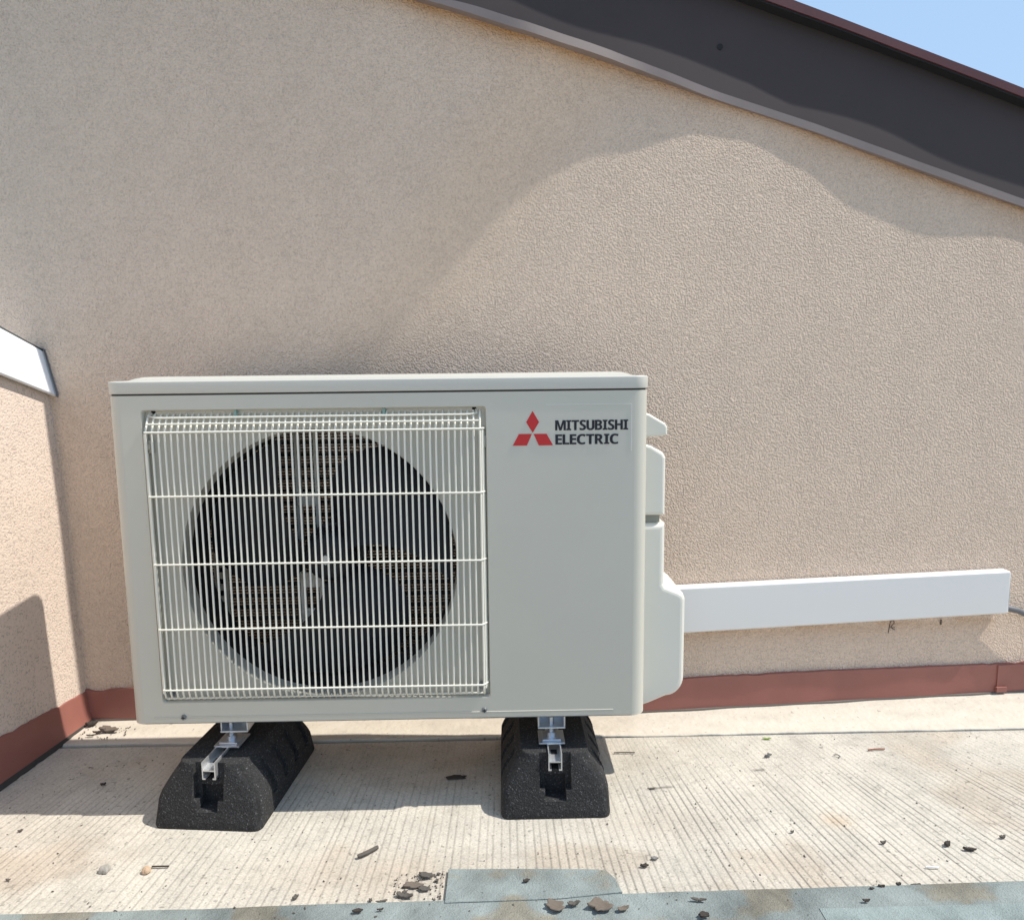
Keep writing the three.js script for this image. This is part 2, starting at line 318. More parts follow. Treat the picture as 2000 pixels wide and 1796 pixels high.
{
  const NX = 220, NY = 120, pos = [], colr = [], uv = [], idx = [];
  for (let j = 0; j <= NY; j++) for (let i = 0; i <= NX; i++) {
    const x = -1.6 + 4.9 * i / NX, top = LIP_B(x) + 0.007, y = -0.03 + (top + 0.03) * j / NY, w = 0.0006 * (fbm(x * 6, y * 6, 201, 3) - 0.5);
    pos.push(x, y, WZ(x, y) + w); uv.push(x, y);
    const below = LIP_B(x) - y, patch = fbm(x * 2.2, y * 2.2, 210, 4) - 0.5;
    const lipBand = Math.exp(-Math.max(0, below) / (0.016 + 0.012 * vnoise(x * 12, 0, 5))) * (0.6 + 0.5 * fbm(x * 25, y * 25, 9, 3)) * (x < 0.8 ? 1 : 0.75);  // browner band just under the edge strip
    const under = x > 0.86 && x < 1.62 ? Math.exp(-Math.max(0, 0.168 - y) / 0.02) * (y < 0.168 ? 0.35 : 0) : 0, s = clamp(lipBand + under), m = 1 + 0.07 * patch;
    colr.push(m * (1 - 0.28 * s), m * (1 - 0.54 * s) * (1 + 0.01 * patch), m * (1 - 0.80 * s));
  }
  for (let j = 0; j < NY; j++) for (let i = 0; i < NX; i++) { const a = j * (NX + 1) + i, b = a + 1, c = a + NX + 1, d = c + 1; idx.push(a, b, c, b, d, c); }
  const g = new THREE.BufferGeometry();
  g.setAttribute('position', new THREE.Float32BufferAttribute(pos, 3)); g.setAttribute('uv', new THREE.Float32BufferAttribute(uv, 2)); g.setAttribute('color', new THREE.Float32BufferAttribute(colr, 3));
  g.setIndex(idx); g.computeVertexNormals();
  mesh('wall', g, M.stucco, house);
  const xs = range(-1.65, 3.35, 250);
  mesh('wall_core', stripBox(range(-1.6, 3.3, 30), () => -0.03, (x) => LIP_B(x) + 0.005, () => -0.62, (x) => WALL_Z(x) - 0.06), std(0.45, 0.4, 0.34, 0.9), house);
  const thick = (x) => 0.0150 - 0.006 * sstep(-x, -0.56, -0.45);
  const FZ = (x) => WZ(x, LIP_B(x));
  mesh('edge_strip', boxUV(stripBox(xs, LIP_B, (x) => LIP_B(x) + thick(x), (x) => FZ(x) - 0.02, (x) => FZ(x) + PROUD(x))), M.lip, house);
  const FF = (x) => (x < 0.15 || x > 1.15 ? FZ(x) : FZ(0.15) + (FZ(1.15) - FZ(0.15)) * (x - 0.15));
  // the fascia leans back towards its upper edge
  const fy0 = (x) => LIP_B(x) + thick(x) - 0.001, fy1 = (x) => TRIM_B(x) + 0.012, rings = xs.map((x) => [[x, fy0(x), FF(x) + 0.0025], [x, fy1(x), FF(x) + 0.0025 - 0.100 * (fy1(x) - fy0(x))], [x, fy1(x), FF(x) - 0.05], [x, fy0(x), FF(x) - 0.05]]);
  const fas = mesh('fascia', boxUV(merge([0, 1, 2, 3].map((k) => loft(rings.map((r) => [r[k], r[(k + 1) % 4]]), false)))), M.fascia, house);
  mesh('screw', cyl(0.0055, 0.006, 1.004, 1.3009, FF(1.004) - 0.007, 'z', 14), M.dark, fas);
  const over = (x) => 0.0104 + 0.0013 * Math.sin(x * 7.3 + 0.6) + 0.0010 * Math.sin(x * 17);
  const trim = mesh('roof_trim', boxUV(stripBox(xs, TRIM_B, TRIM_T, (x) => FF(x) - 0.05, (x) => FF(x) + over(x))), M.trim, house);
  mesh('trim_shade', boxUV(stripBox(xs, (x) => TRIM_B(x) - 0.004, (x) => TRIM_B(x) + 0.001, (x) => FF(x) - 0.02, (x) => FF(x) + over(x) - 0.003)), M.dark, trim);  // dark strip standing in for the shadow line under the trim
  mesh('roof', stripBox(xs.filter((_, i) => i % 10 === 0), (x) => TRIM_T(x) - 0.06, (x) => TRIM_T(x) - 0.004, () => -4.5, (x) => FF(x) - 0.045), M.trim, house);
  // red painted base flashing with an uneven upper edge
  const r = rng(12), bx = range(-0.29, 3.3, 240), jag = bx.map(() => r());
  const top = (x) => { const q = clamp((x + 0.29) / 3.59, 0, 0.9999) * 240, i = Math.floor(q); return 0.0715 + 0.002 * Math.sin(x * 6 + 1) + (jag[i] > 0.86 ? -0.0045 * jag[(i * 7) % 240] : 0.0012 * jag[i]); };
  mesh('base_flashing', boxUV(stripBox(bx, () => 0.002, top, (x) => WALL_Z(x) - 0.01, (x) => WALL_Z(x) + 0.005 + 0.0008 * Math.sin(x * 23))), M.red, house);
  mesh('base_joint', stripBox(bx, () => 0.0005, () => 0.0085, (x) => WALL_Z(x), (x) => WALL_Z(x) + 0.0072 + 0.002 * Math.sin(x * 31) * Math.sin(x * 11)), std(0.16, 0.14, 0.125, 0.9), house);
  const lap = merge([stripBox([1.625, 1.69], () => 0.012, () => 0.068, (x) => WALL_Z(x) + 0.004, (x) => WALL_Z(x) + 0.0075), stripBox([1.622, 1.645], () => 0.010, () => 0.021, (x) => WALL_Z(x) + 0.004, (x) => WALL_Z(x) + 0.012)]);
  mesh('flashing_lap', boxUV(lap), M.red, house);
  // pencil scribble and a nail under the duct
  const wz = (x) => WZ(x, 0.16) + 0.0012, P = (pts, rad) => tube(pts.map(([a, b]) => [a, b, wz(a)]), rad, 24, 5, 0.5);
  mesh('pencil_mark', merge([P([[1.382, 0.146], [1.384, 0.160], [1.386, 0.171], [1.391, 0.173], [1.394, 0.168], [1.388, 0.160], [1.391, 0.155], [1.397, 0.152]], 0.0006), P([[1.384, 0.158], [1.390, 0.157], [1.396, 0.158]], 0.0005)]), std(0.06, 0.03, 0.03, 0.8), house);
  mesh('nail', cyl(0.0011, 0.011, 1.497, 0.165, WZ(1.497, 0.165) + 0.002, 'y', 8), M.dark, house);
}

// ---------------------------------------------------------------- parapet on the left
const PX = (z) => -0.2665 - 0.112 * (z + 0.3);
const parapet = group('parapet');
tag(parapet, 'low pale stucco parapet with white metal coping, sunlit, at the left edge', 'parapet wall');
{
  const zs = [-0.40, ...range(-0.30, 0.3, 24), 1.0, 2.6], up = (z) => Math.min(z, 0.35), topY = (z) => 0.662 + 0.345 * (up(z) + 0.304);
  const NYp = 24, rings = zs.map((z) => { const a = []; for (let j = 0; j <= NYp; j++) { const y = -0.02 + (topY(z) + 0.05) * j / NYp; a.push([PX(z) - 0.0018 * Math.sin(y * 9 + z * 4) - 0.010 * sstep(y, 0.35, 0.7), y, z]); } a.push([PX(z) - 0.22, topY(z) + 0.03, z], [PX(z) - 0.22, -0.02, z]); return a; });
  mesh('wall', boxUV(merge([loft(rings, false), loft([rings[rings.length - 1].map((p) => [p[0], p[1], p[2]]), rings[rings.length - 1].map((p) => [PX(2.6) - 0.22, p[1], p[2]])], false)])), M.stuccoSide, parapet);
  const cs = [-0.302, -0.25, -0.2, -0.1, 0.0, 0.1, 0.2, 0.35, 1.0, 2.62], lo = (z) => 0.655 + 0.345 * (up(z) + 0.304), hi = (z) => 0.739 + 0.40 * (up(z) + 0.304);
  const cop = loft(cs.map((z) => { const x = PX(z); return [[x - 0.004, lo(z) + 0.001, z], [x + 0.0045, lo(z) - 0.001, z], [x + 0.0065, lo(z) + 0.003, z], [x - 0.010, hi(z) - 0.003, z], [x - 0.013, hi(z), z], [x - 0.235, hi(z) - 0.01, z], [x - 0.235, lo(z), z]]; }), false);
  const copM = mesh('coping', boxUV(cop.toNonIndexed()), M.zinc, parapet);
  mesh('end_strip', boxUV(loft([-0.303, -0.285].map((z) => { const x = PX(z); return [[x + 0.0075, lo(z) - 0.003, z], [x + 0.009, lo(z) + 0.003, z], [x - 0.0075, hi(z) + 0.002, z], [x - 0.20, hi(z), z]]; }), false).toNonIndexed()), std(0.22, 0.24, 0.27, 0.45, 0.5), copM);
  mesh('dark_outline', tube([[PX(-0.303) + 0.010, lo(-0.303) - 0.004, -0.3025], [PX(-0.303) + 0.002, 0.70, -0.3025], [PX(-0.303) - 0.008, hi(-0.303) + 0.004, -0.3025], [PX(-0.303) - 0.05, hi(-0.303) + 0.012, -0.3025], [PX(-0.303) - 0.2, hi(-0.303) + 0.02, -0.3025]], 0.0026, 24, 6), std(0.05, 0.055, 0.06, 0.6), copM);  // thin dark line around the wall end of the coping
  const seam = (z) => { const x = PX(z); return [[x - 0.0116, hi(z) - 0.001, z], [x - 0.0132, hi(z) + 0.0035, z], [x - 0.02, hi(z) + 0.004, z]]; };
  mesh('coping_lip', loft(cs.map(seam), false), std(0.06, 0.065, 0.07, 0.5), copM);
  const r = rng(31), fz = range(-0.303, 1.4, 170), jag = fz.map(() => r()), ft = (z, i) => 0.064 + 0.075 * (Math.min(z, 0.1) + 0.303) - (jag[i] > 0.75 ? 0.004 * jag[(i * 5) % 170] : 0) + 0.002 * jag[i];
  mesh('base_flashing', boxUV(loft(fz.map((z, i) => { const x = PX(z); return [[x + 0.0005, ft(z, i) + 0.002, z], [x + 0.004, ft(z, i), z], [x + 0.007, 0.03, z], [x + 0.011, 0.006, z], [x + 0.013, 0.0005, z]]; }), false).toNonIndexed()), M.red, parapet);
  mesh('base_joint', loft(fz.map((z, i) => { const x = PX(z) + 0.011; return [[x, 0.008, z], [x + 0.003 + 0.0015 * jag[i], 0.005, z], [x + 0.004 + 0.003 * jag[i], 0.0006, z]]; }), false), std(0.05, 0.045, 0.04, 0.9), parapet);
}

// ---------------------------------------------------------------- rubber feet
function rubberFoot(name, cx, zf, turn, railTop, railFront, label) {
  const root = group(name, [cx, 0, zf], scene); root.rotation.y = turn;                // local: z runs from 0 (front) back to -0.25
  const Hh = 0.096, L = 0.245, ring = (y) => {
    const u = clamp(y / Hh), c = clamp((y - 0.043) / 0.048), in1 = 0.004 * u + 0.028 * c * (0.75 + 0.25 * c), in2 = 0.021 * u, r = 0.012 + 0.012 * u;
    return rpts(-0.0865 + in1, -L + in2, 0.0865 - in1, -in2, r, 5).map(([x, z]) => [x, y, z]);
  };
  const lev = [0, 0.004, 0.012, 0.02, 0.03, 0.04, 0.05, 0.05, 0.06, 0.068, 0.076, 0.083, 0.089, 0.0925, 0.0945];
  const rings = lev.map((y) => (y === 0 ? ring(0).map(([x, , z]) => [x * 0.985, 0, (z + L / 2) * 0.99 - L / 2]) : ring(y)));
  rings.push(ring(0.0945).map(([x, , z]) => [x * 0.975, Hh, (z + L / 2) * 0.99 - L / 2]));
  let solid = loft(rings.map((r) => r.slice().reverse()), true, true, true);
  const ev = new Evaluator(); ev.attributes = ['position', 'normal', 'uv']; ev.useGroups = false;
  let a = new Brush(solid); a.updateMatrixWorld();
  const cut = (g) => { const b = new Brush(g); b.updateMatrixWorld(); a = ev.evaluate(a, b, SUBTRACTION); a.updateMatrixWorld(); };
  const cuts = [box(-0.025, 0.025, 0.042, 0.13, -0.027, 0.03), box(-0.0165, 0.0165, 0.026, 0.06, -0.036, 0.03), box(-0.0118, 0.0118, 0.068, 0.12, -0.30, -0.02)];
  for (const s of [-1, 1]) for (const z of [-0.062, -0.108, -0.154, -0.20]) { const g = rbox(-0.006, 0.010, -0.028, 0.028, -0.0085, 0.0085, 0.003); g.rotateZ(0.42); g.scale(s, 1, 1); if (s < 0) g.index && g.setIndex([...g.index.array].reverse()); g.translate(s * 0.0765, 0.055, z); if (s > 0) cuts.push(g); else { const h = rbox(-0.010, 0.006, -0.028, 0.028, -0.0085, 0.0085, 0.003); h.rotateZ(-0.42); h.translate(-0.0765, 0.055, z); cuts.push(h); } }
  for (const c of cuts) cut(c);
  const g = a.geometry; if (!g.attributes.normal) g.computeVertexNormals();
  mesh('rubber_block', boxUV(toCreasedNormals(g.index ? g.toNonIndexed() : g, 0.42)), M.rubber, root);
  // aluminium channel
  const y1 = railTop, w = 0.0108, t = 0.0018, z0 = -L + 0.035, z1 = railFront, slot = [];
  for (let z = z1 - 0.022; z > z0 + 0.02; z -= 0.036) slot.push(z);
  const rail = mesh('rail', merge([box(-w, -w + t, y1 - 0.028, y1, z0, z1), box(w - t, w, y1 - 0.028, y1, z0, z1), box(-w + t, w - t, y1 - 0.0145, y1 - 0.0125, z0, z1),
    box(-w + t, -w + t + 0.0032, y1 - 0.028, y1 - 0.0255, z0, z1), box(w - t - 0.0032, w - t, y1 - 0.028, y1 - 0.0255, z0, z1)]), M.alu, root);
  for (const z of slot) mesh('slot', rbox(-0.0048, 0.0048, y1 - 0.0126, y1 - 0.0121, z - 0.013, z + 0.001, 0.0002, 1), M.dark, rail);
  root.userData.label = label; root.userData.category = 'rubber foot'; root.userData.group = 'rubber feet under the outdoor unit';
  return root;
}
const footA = rubberFoot('rubber_foot', 0.1185, 0.046, -0.085, 0.100, -0.0185, 'black granulated rubber foot under the left end, turned a little to the right');
const footB = rubberFoot('rubber_foot', 0.658, 0.036, 0, 0.100, -0.0145, 'black granulated rubber foot under the logo end, square to the unit');
for (const [f, bx] of [[footA, 0.008], [footB, -0.003]]) {   // clamp plate, nut and bolt that hold the unit's leg
  const y = 0.100, z = f === footA ? -0.082 : -0.062;
  const c = mesh('clamp', merge([rbox(bx - 0.021, bx + 0.021, y, y + 0.003, z - 0.022, z + 0.020, 0.0008, 1), rbox(bx - 0.015, bx + 0.015, y + 0.003, y + 0.0055, z - 0.014, z + 0.014, 0.0008, 1)]), M.steel, f);
  mesh('nut', cyl(0.0078, 0.007, bx, y + 0.009, z, 'y', 6), M.steel, c);
  mesh('bolt', cyl(0.0040, 0.036, bx, y + 0.020, z, 'y', 12), M.steel, c);
}

// ---------------------------------------------------------------- outdoor unit
const unit = group('outdoor_unit');
tag(unit, 'ivory air conditioner outdoor unit with wire fan guard and red emblem, standing before the wall', 'air conditioner');
const U0 = -0.0085, UW = 0.8035, UB = 0.1505, US = 0.6645, UD = -0.205, CR = 0.022;
{
  // casing: front sheet with the recess opening, wrapped sides
  const front = rrect(U0 + CR, UB + 0.001, UW - CR, US, 0.0005), R0 = [0.0435, 0.1845, 0.558, 0.6435];
  front.holes.push(rrect(...R0, 0.005, THREE.Path));
  const outline = []; const arc = (cx, cz, a0, a1) => { for (let i = 0; i <= 10; i++) { const t = a0 + (a1 - a0) * i / 10; outline.push([cx + CR * Math.cos(t), cz + CR * Math.sin(t)]); } };
  arc(U0 + CR, -CR, Math.PI / 2, Math.PI); arc(U0 + CR, UD + CR, Math.PI, 1.5 * Math.PI); arc(UW - CR, UD + CR, 1.5 * Math.PI, 2 * Math.PI); arc(UW - CR, -CR, 0, Math.PI / 2);
  const cutA = outline.slice(0, 22).concat([[0.022, UD]]), cutB = [[0.566, UD]].concat(outline.slice(22));
  const side = merge([cutA, cutB].map((o) => loft([UB, US].map((y) => o.map(([x, z]) => [x, y, z])), false)));
  const bottom = loft([UB, UB - 0.0005].map((y, k) => outline.map(([x, z]) => (k ? [0.4 + (x - 0.4) * 0.9, y, -0.10 + (z + 0.10) * 0.9] : [x, y, z]))), true, true);
  mesh('casing', merge([new THREE.ShapeGeometry(front, 12), side, bottom]), M.ivory, unit);
  const rr = [[0, 0], [0.0008, -0.0012], [0.0016, -0.004], [0.0020, -0.0110]].map(([i, z]) => rpts(R0[0] + i, R0[1] + i, R0[2] - i, R0[3] - i, 0.005, 6).map(([x, y]) => [x, y, z]));
  const CX = 0.297, CY = 0.3995;
  const plate = rrect(R0[0] + 0.0015, R0[1] + 0.0015, R0[2] - 0.0015, R0[3] - 0.0015, 0.0045); const hole = new THREE.Path(); hole.absarc(CX, CY, 0.2128, 0, 2 * Math.PI, true); plate.holes.push(hole);
  const pg = new THREE.ShapeGeometry(plate, 48); pg.translate(0, 0, -0.0105);
  const rec = mesh('recess', merge([loft(rr, true), pg]), M.ivory, unit);
  const circ = (r, z) => Array.from({ length: 96 }, (_, i) => { const t = i / 96 * 2 * Math.PI; return [CX + r * Math.cos(t), CY + r * Math.sin(t), z]; });
  mesh('bell_mouth', loft([circ(0.2128, -0.0105), circ(0.2120, -0.0125), circ(0.2106, -0.018), circ(0.2097, -0.027), circ(0.2092, -0.036)]), M.ivory, rec);
  mesh('shroud', loft([circ(0.2092, -0.036), circ(0.2096, -0.10)]), M.dark, rec);  // dark colour stands in for the shade inside the throat
  mesh('chamber', merge([box(0.012, 0.575, 0.158, 0.162, -0.200, -0.10), box(0.012, 0.575, 0.654, 0.658, -0.200, -0.10), box(0.004, 0.008, 0.162, 0.654, -0.200, -0.10), box(0.570, 0.575, 0.162, 0.654, -0.200, -0.10)]), M.chamber, unit);
  // coil behind the fan
  const coil = group('coil', [0, 0, 0], unit);
  { const f = []; for (let y = 0.164; y < 0.654; y += 0.0053) f.push(box(0.018, 0.568, y, y + 0.0020, -0.196, -0.188)); mesh('fins', merge(f), M.fin, coil); }
  const tg = cyl(0.0030, 0.55, 0, 0, 0, 'x', 8);
  for (let y = 0.172; y < 0.65; y += 0.0212) { const t = mesh('tube', tg, M.tube, coil); t.position.set(0.293, y, -0.1808); }
  const ep = mesh('end_plate', box(0.066, 0.090, 0.17, 0.64, -0.170, -0.166), std(0.85, 0.76, 0.58, 0.5), coil);
  const sg = box(-0.006, 0.006, -0.0042, 0.0042, -0.001, 0.001);
  for (let y = 0.182; y < 0.635; y += 0.0212) { const t = mesh('slot', sg, M.dark, ep); t.position.set(0.078, y, -0.1658); }
  // motor bracket and motor
  const br = mesh('motor_bracket', merge([rbox(0.222, 0.232, 0.165, 0.652, -0.158, -0.151, 0.001), rbox(0.255, 0.262, 0.165, 0.652, -0.158, -0.151, 0.001), rbox(0.224, 0.262, 0.468, 0.492, -0.152, -0.147, 0.002), rbox(0.224, 0.262, 0.322, 0.350, -0.152, -0.147, 0.002), rbox(0.224, 0.262, 0.268, 0.284, -0.152, -0.147, 0.002)]), std(0.85, 0.82, 0.72, 0.45), unit);
  mesh('motor', merge([cyl(0.048, 0.05, CX, CY, -0.128, 'z', 28), box(0.255, CX, 0.39, 0.425, -0.156, -0.14)]), std(0.03, 0.03, 0.035, 0.5), br);
  // fan
  const fan = group('fan', [CX, CY, -0.080], unit);
  const prof = [[0.0005, 0.030], [0.022, 0.029], [0.036, 0.022], [0.043, 0.008], [0.044, -0.03]].map(([r, z]) => new THREE.Vector2(r, z));
  const hub = new THREE.LatheGeometry(prof, 36); hub.rotateX(Math.PI / 2); mesh('hub', hub, M.blade, fan);
  mesh('hub_nut', cyl(0.0080, 0.012, 0, 0, 0.033, 'z', 6), M.steel, fan);
  const NR = 14, NT = 18, rows = (dz) => Array.from({ length: NR + 1 }, (_, i) => {
    const s = i / NR, r = 0.040 + 0.163 * s, mid = -0.52 * s * s - 0.06 * s, half = 0.55 + 0.24 * Math.sin(s * 2.2) - 0.12 * s * s;
    return Array.from({ length: NT + 1 }, (_, k) => { const q = k / NT * 2 - 1, t = mid + half * q, bow = 0.006 * (1 - q * q), e = dz * (1 - q * q) * 0.8 + dz * 0.2; return [r * Math.cos(t), r * Math.sin(t), -0.036 * q * (0.9 - 0.25 * s) + bow + e]; });
  });
  const A = rows(0.0016), B = rows(-0.0016), bg = merge([loft(A, false), loft(B, false), loft([A[NR], B[NR]], false), loft([A.map((r) => r[0]), B.map((r) => r[0])], false), loft([A.map((r) => r[NT]), B.map((r) => r[NT])], false)]);
  for (const d of [177, 57, 297]) { const b = mesh('blade', bg, M.blade, fan); b.rotation.z = d * Math.PI / 180; }
  // lid with a raised middle
  const plan = (i, y, r) => rpts(U0 - 0.0012 + i, UD - 0.001 + i, UW + 0.0012 - i, 0.0012 - i, Math.max(0.004, r), 8).map(([x, z]) => [x, y, z]).reverse();
  const lidRings = [[0.003, 0.6672, 0.021], [0, 0.6678, 0.023], [0, 0.6838, 0.023], [0.0004, 0.6850, 0.0226], [0.0014, 0.6858, 0.021], [0.0035, 0.6862, 0.019], [0.022, 0.6868, 0.012], [0.030, 0.6902, 0.012], [0.038, 0.6920, 0.012], [0.048, 0.6926, 0.012]];
  mesh('lid', loft(lidRings.map((a) => plan(...a)), true, true), M.ivoryLit, unit);
  mesh('lid_seam', loft([plan(0.0034, 0.662, 0.019), plan(0.0034, 0.669, 0.019)], true), std(0.06, 0.06, 0.055, 0.7), unit);
  mesh('base_seam', merge([rbox(0.028, 0.752, 0.1603, 0.1618, -0.002, 0.0009, 0.0006, 1), rbox(0.028, 0.752, 0.1586, 0.1592, -0.002, 0.0003, 0.0002, 1)]), M.ivory, unit);
  // service side: hand grip, valve cover, pipe cover
  const prism = (pts, z0, z1, b = 0.007) => { const s = new THREE.Shape(); pts.forEach(([x, y], i) => (i ? s.lineTo(x, y) : s.moveTo(x, y))); const g = new THREE.ExtrudeGeometry(s, { depth: z1 - z0 - 2 * b, bevelEnabled: true, bevelSize: b, bevelThickness: b, bevelOffset: -b, bevelSegments: 4, steps: 1 }); g.translate(0, 0, z0 + b); return g; };
  mesh('hand_grip', prism([[0.79, 0.582], [0.79, 0.6355], [0.822, 0.6235], [0.8475, 0.608], [0.851, 0.602], [0.851, 0.5895], [0.846, 0.588], [0.82, 0.586]], -0.175, -0.080, 0.004), M.cover, unit);
  mesh('valve_cover', prism([[0.79, 0.4565], [0.79, 0.585], [0.825, 0.5725], [0.844, 0.5605], [0.8485, 0.5525], [0.8485, 0.4565]], -0.190, -0.078, 0.006), M.cover, unit);
  const pc = []; for (let i = 0; i <= 8; i++) { const t = i / 8 * Math.PI / 2; pc.push([0.8555 + 0.030 * Math.cos(t), 0.176 - 0.034 * Math.sin(t)]); }
  mesh('pipe_cover', prism([[0.79, 0.4425], [0.8495, 0.4425], [0.8495, 0.340], [0.852, 0.336], [0.876, 0.326], [0.8825, 0.321], [0.8855, 0.313], ...pc, [0.825, 0.129], [0.79, 0.118]], -0.205, -0.078, 0.009), M.cover, unit);
  mesh('cover_gap', box(0.79, 0.842, 0.442, 0.457, -0.18, -0.09), std(0.30, 0.30, 0.26, 0.6), unit);
  // legs under the base
  for (const [x, z] of [[0.143, -0.035], [0.655, -0.028], [0.143, -0.18], [0.655, -0.18]]) mesh('leg', merge([rbox(x - 0.022, x + 0.022, 0.1225, 0.1255, z - 0.020, z + 0.014, 0.0008, 1), rbox(x - 0.022, x - 0.0195, 0.125, UB, z - 0.020, z + 0.012, 0.0008, 1), rbox(x + 0.0195, x + 0.022, 0.125, UB, z - 0.020, z + 0.012, 0.0008, 1), rbox(x - 0.022, x + 0.022, 0.125, UB, z - 0.020, z - 0.0175, 0.0008, 1)]), M.steel, unit);
  // screws on the base edge
  for (const [x, y] of [[0.075, 0.1612], [0.5475, 0.1640]]) { const s = mesh('screw', cyl(0.0045, 0.003, x, y, 0.0015, 'z', 14, 0.0035), M.screw, unit); mesh('cross_slot', merge([box(x - 0.0028, x + 0.0028, y - 0.0006, y + 0.0006, 0.0029, 0.0034), box(x - 0.0006, x + 0.0006, y - 0.0028, y + 0.0028, 0.0029, 0.0035)]), M.dark, s); }
  // emblem, lettering and the film they are printed on
  const dia = (pts) => { const s = new THREE.Shape(); pts.forEach(([x, y], i) => (i ? s.lineTo(x, y) : s.moveTo(x, y))); const g = new THREE.ExtrudeGeometry(s, { depth: 0.0003, bevelEnabled: false }); g.translate(0, 0, 0.0003); return g; };
  mesh('emblem_diamond', dia([[0.6275, 0.6352], [0.6372, 0.6184], [0.6275, 0.6022], [0.6178, 0.6184]]), M.logoRed, unit);
  mesh('emblem_diamond', dia([[0.6066, 0.6006], [0.6262, 0.6006], [0.6186, 0.5831], [0.5972, 0.5831]]), M.logoRed, unit);
  mesh('emblem_diamond', dia([[0.6288, 0.6006], [0.6484, 0.6006], [0.6580, 0.5831], [0.6366, 0.5831]]), M.logoRed, unit);
  const font = await new FontLoader().loadAsync('fonts/droid/droid_sans_bold.typeface.json');
  const word = (str, x0, x1, y0, y1) => {
    const parts = []; let pen = 0;
    for (const ch of str) { const g = new THREE.ShapeGeometry(font.generateShapes(ch, 1), 6); g.computeBoundingBox(); const b = g.boundingBox; g.translate(pen - b.min.x, 0, 0); pen += b.max.x - b.min.x + 0.072; parts.push(g); for (const [dx, dz] of [[0.016, 0.02], [-0.016, 0.04]]) { const q = g.clone(); q.translate(dx, 0, dz); parts.push(q); } }
    const g = merge(parts); g.computeBoundingBox(); const b = g.boundingBox;
    g.translate(-b.min.x, -b.min.y, 0); g.scale((x1 - x0) / (b.max.x - b.min.x), (y1 - y0) / (b.max.y - b.min.y), 0.002); g.translate(x0, y0, 0.0006);
    return g;
  };
  mesh('lettering', word('MITSUBISHI', 0.6614, 0.7716, 0.6052, 0.6208), M.ink, unit);
  mesh('lettering', word('ELECTRIC', 0.6616, 0.7572, 0.5838, 0.5995), M.ink, unit);
  mesh('film_edge', merge([box(0.648, 0.7768, 0.6442, 0.6446, 0.0001, 0.0004), box(0.7766, 0.7770, 0.573, 0.6440, 0.0001, 0.0004)]), M.film, unit);

  // wire guard over the fan
  const guard = group('fan_guard', [0, 0, 0], unit);
  const GZ = 0.006, vert = tube([[0, 0.1875, -0.016], [0, 0.1885, -0.006], [0, 0.194, 0.001], [0, 0.202, GZ], [0, 0.30, GZ], [0, 0.50, GZ], [0, 0.603, GZ], [0, 0.613, GZ - 0.001], [0, 0.621, GZ - 0.005], [0, 0.631, -0.004], [0, 0.639, -0.011], [0, 0.640, -0.016]], 0.00172, 44, 6, 0.2);
  const wr = rng(77);
  for (let i = 0; i < 54; i++) { const w = mesh('wire', vert, M.wire, guard); w.position.x = 0.0515 + (0.5480 - 0.0515) * i / 53 + 0.0004 * (wr() - 0.5); }
  const sideW = tube([[0, 0.202, 0], [0, 0.4, 0], [0, 0.608, 0]], 0.00165, 4, 6);
  for (const [x, z] of [[0.0488, 0.0035], [0.0472, -0.0015], [0.0462, -0.0075], [0.5510, 0.003], [0.5526, -0.002], [0.5536, -0.008]]) { const w = mesh('wire', sideW, M.wire, guard); w.position.set(x, 0, z); }
  const hor = (y, z = GZ + 0.0029) => tube([[0.0450, y, -0.016], [0.0452, y, -0.006], [0.0462, y, 0.002], [0.051, y, z], [0.11, y, z], [0.305, y, z], [0.49, y, z], [0.5490, y, z], [0.5535, y, 0.002], [0.5548, y, -0.006], [0.5550, y, -0.016]], 0.00155, 40, 6, 0.2);
  for (const y of [0.6103, 0.5138, 0.4092, 0.3071, 0.2096]) mesh('cross_wire', hor(y), M.wire, guard);
  mesh('cross_wire', tube([[0.0560, 0.641, -0.016], [0.0570, 0.6350, -0.006], [0.062, 0.6315, -0.0005], [0.305, 0.6315, -0.0005], [0.535, 0.6315, -0.0005], [0.540, 0.6350, -0.006], [0.5410, 0.641, -0.016]], 0.00155, 30, 6, 0.2), M.wire, guard);
  mesh('cross_wire', tube([[0.0535, 0.6225, 0.0060], [0.305, 0.6225, 0.0060], [0.5465, 0.6225, 0.0060]], 0.00155, 4, 6), M.wire, guard);
  mesh('cross_wire', tube([[0.0520, 0.1925, -0.0005], [0.305, 0.1925, -0.0005], [0.5480, 0.1925, -0.0005]], 0.00155, 4, 6), M.wire, guard);
  for (const [x, y] of [[0.0500, 0.588], [0.5510, 0.590]]) mesh('clip', merge([rbox(x - 0.006, x + 0.006, y - 0.010, y + 0.010, -0.011, -0.004, 0.002), cyl(0.004, 0.004, x, y, -0.003, 'z', 14)]), M.ivory, guard);
  for (const [x, y] of [[0.0545, 0.1965], [0.5450, 0.2010]]) mesh('screw', merge([cyl(0.0068, 0.0012, x, y, -0.0095, 'z', 20), cyl(0.0046, 0.004, x, y, -0.0075, 'z', 16, 0.0038)]), M.screw, guard);
  for (const x of [0.0575, 0.5395]) mesh('hook_hole', cyl(0.0032, 0.001, x, 0.6400, -0.0102, 'z', 12), M.dark, guard);
  mesh('lug', rbox(0.180, 0.184, 0.632, 0.6415, -0.011, -0.004, 0.0008, 1), std(0.25, 0.4, 0.37, 0.5), guard);
  mesh('lug', rbox(0.402, 0.406, 0.632, 0.6415, -0.011, -0.004, 0.0008, 1), std(0.25, 0.4, 0.37, 0.5), guard);
}

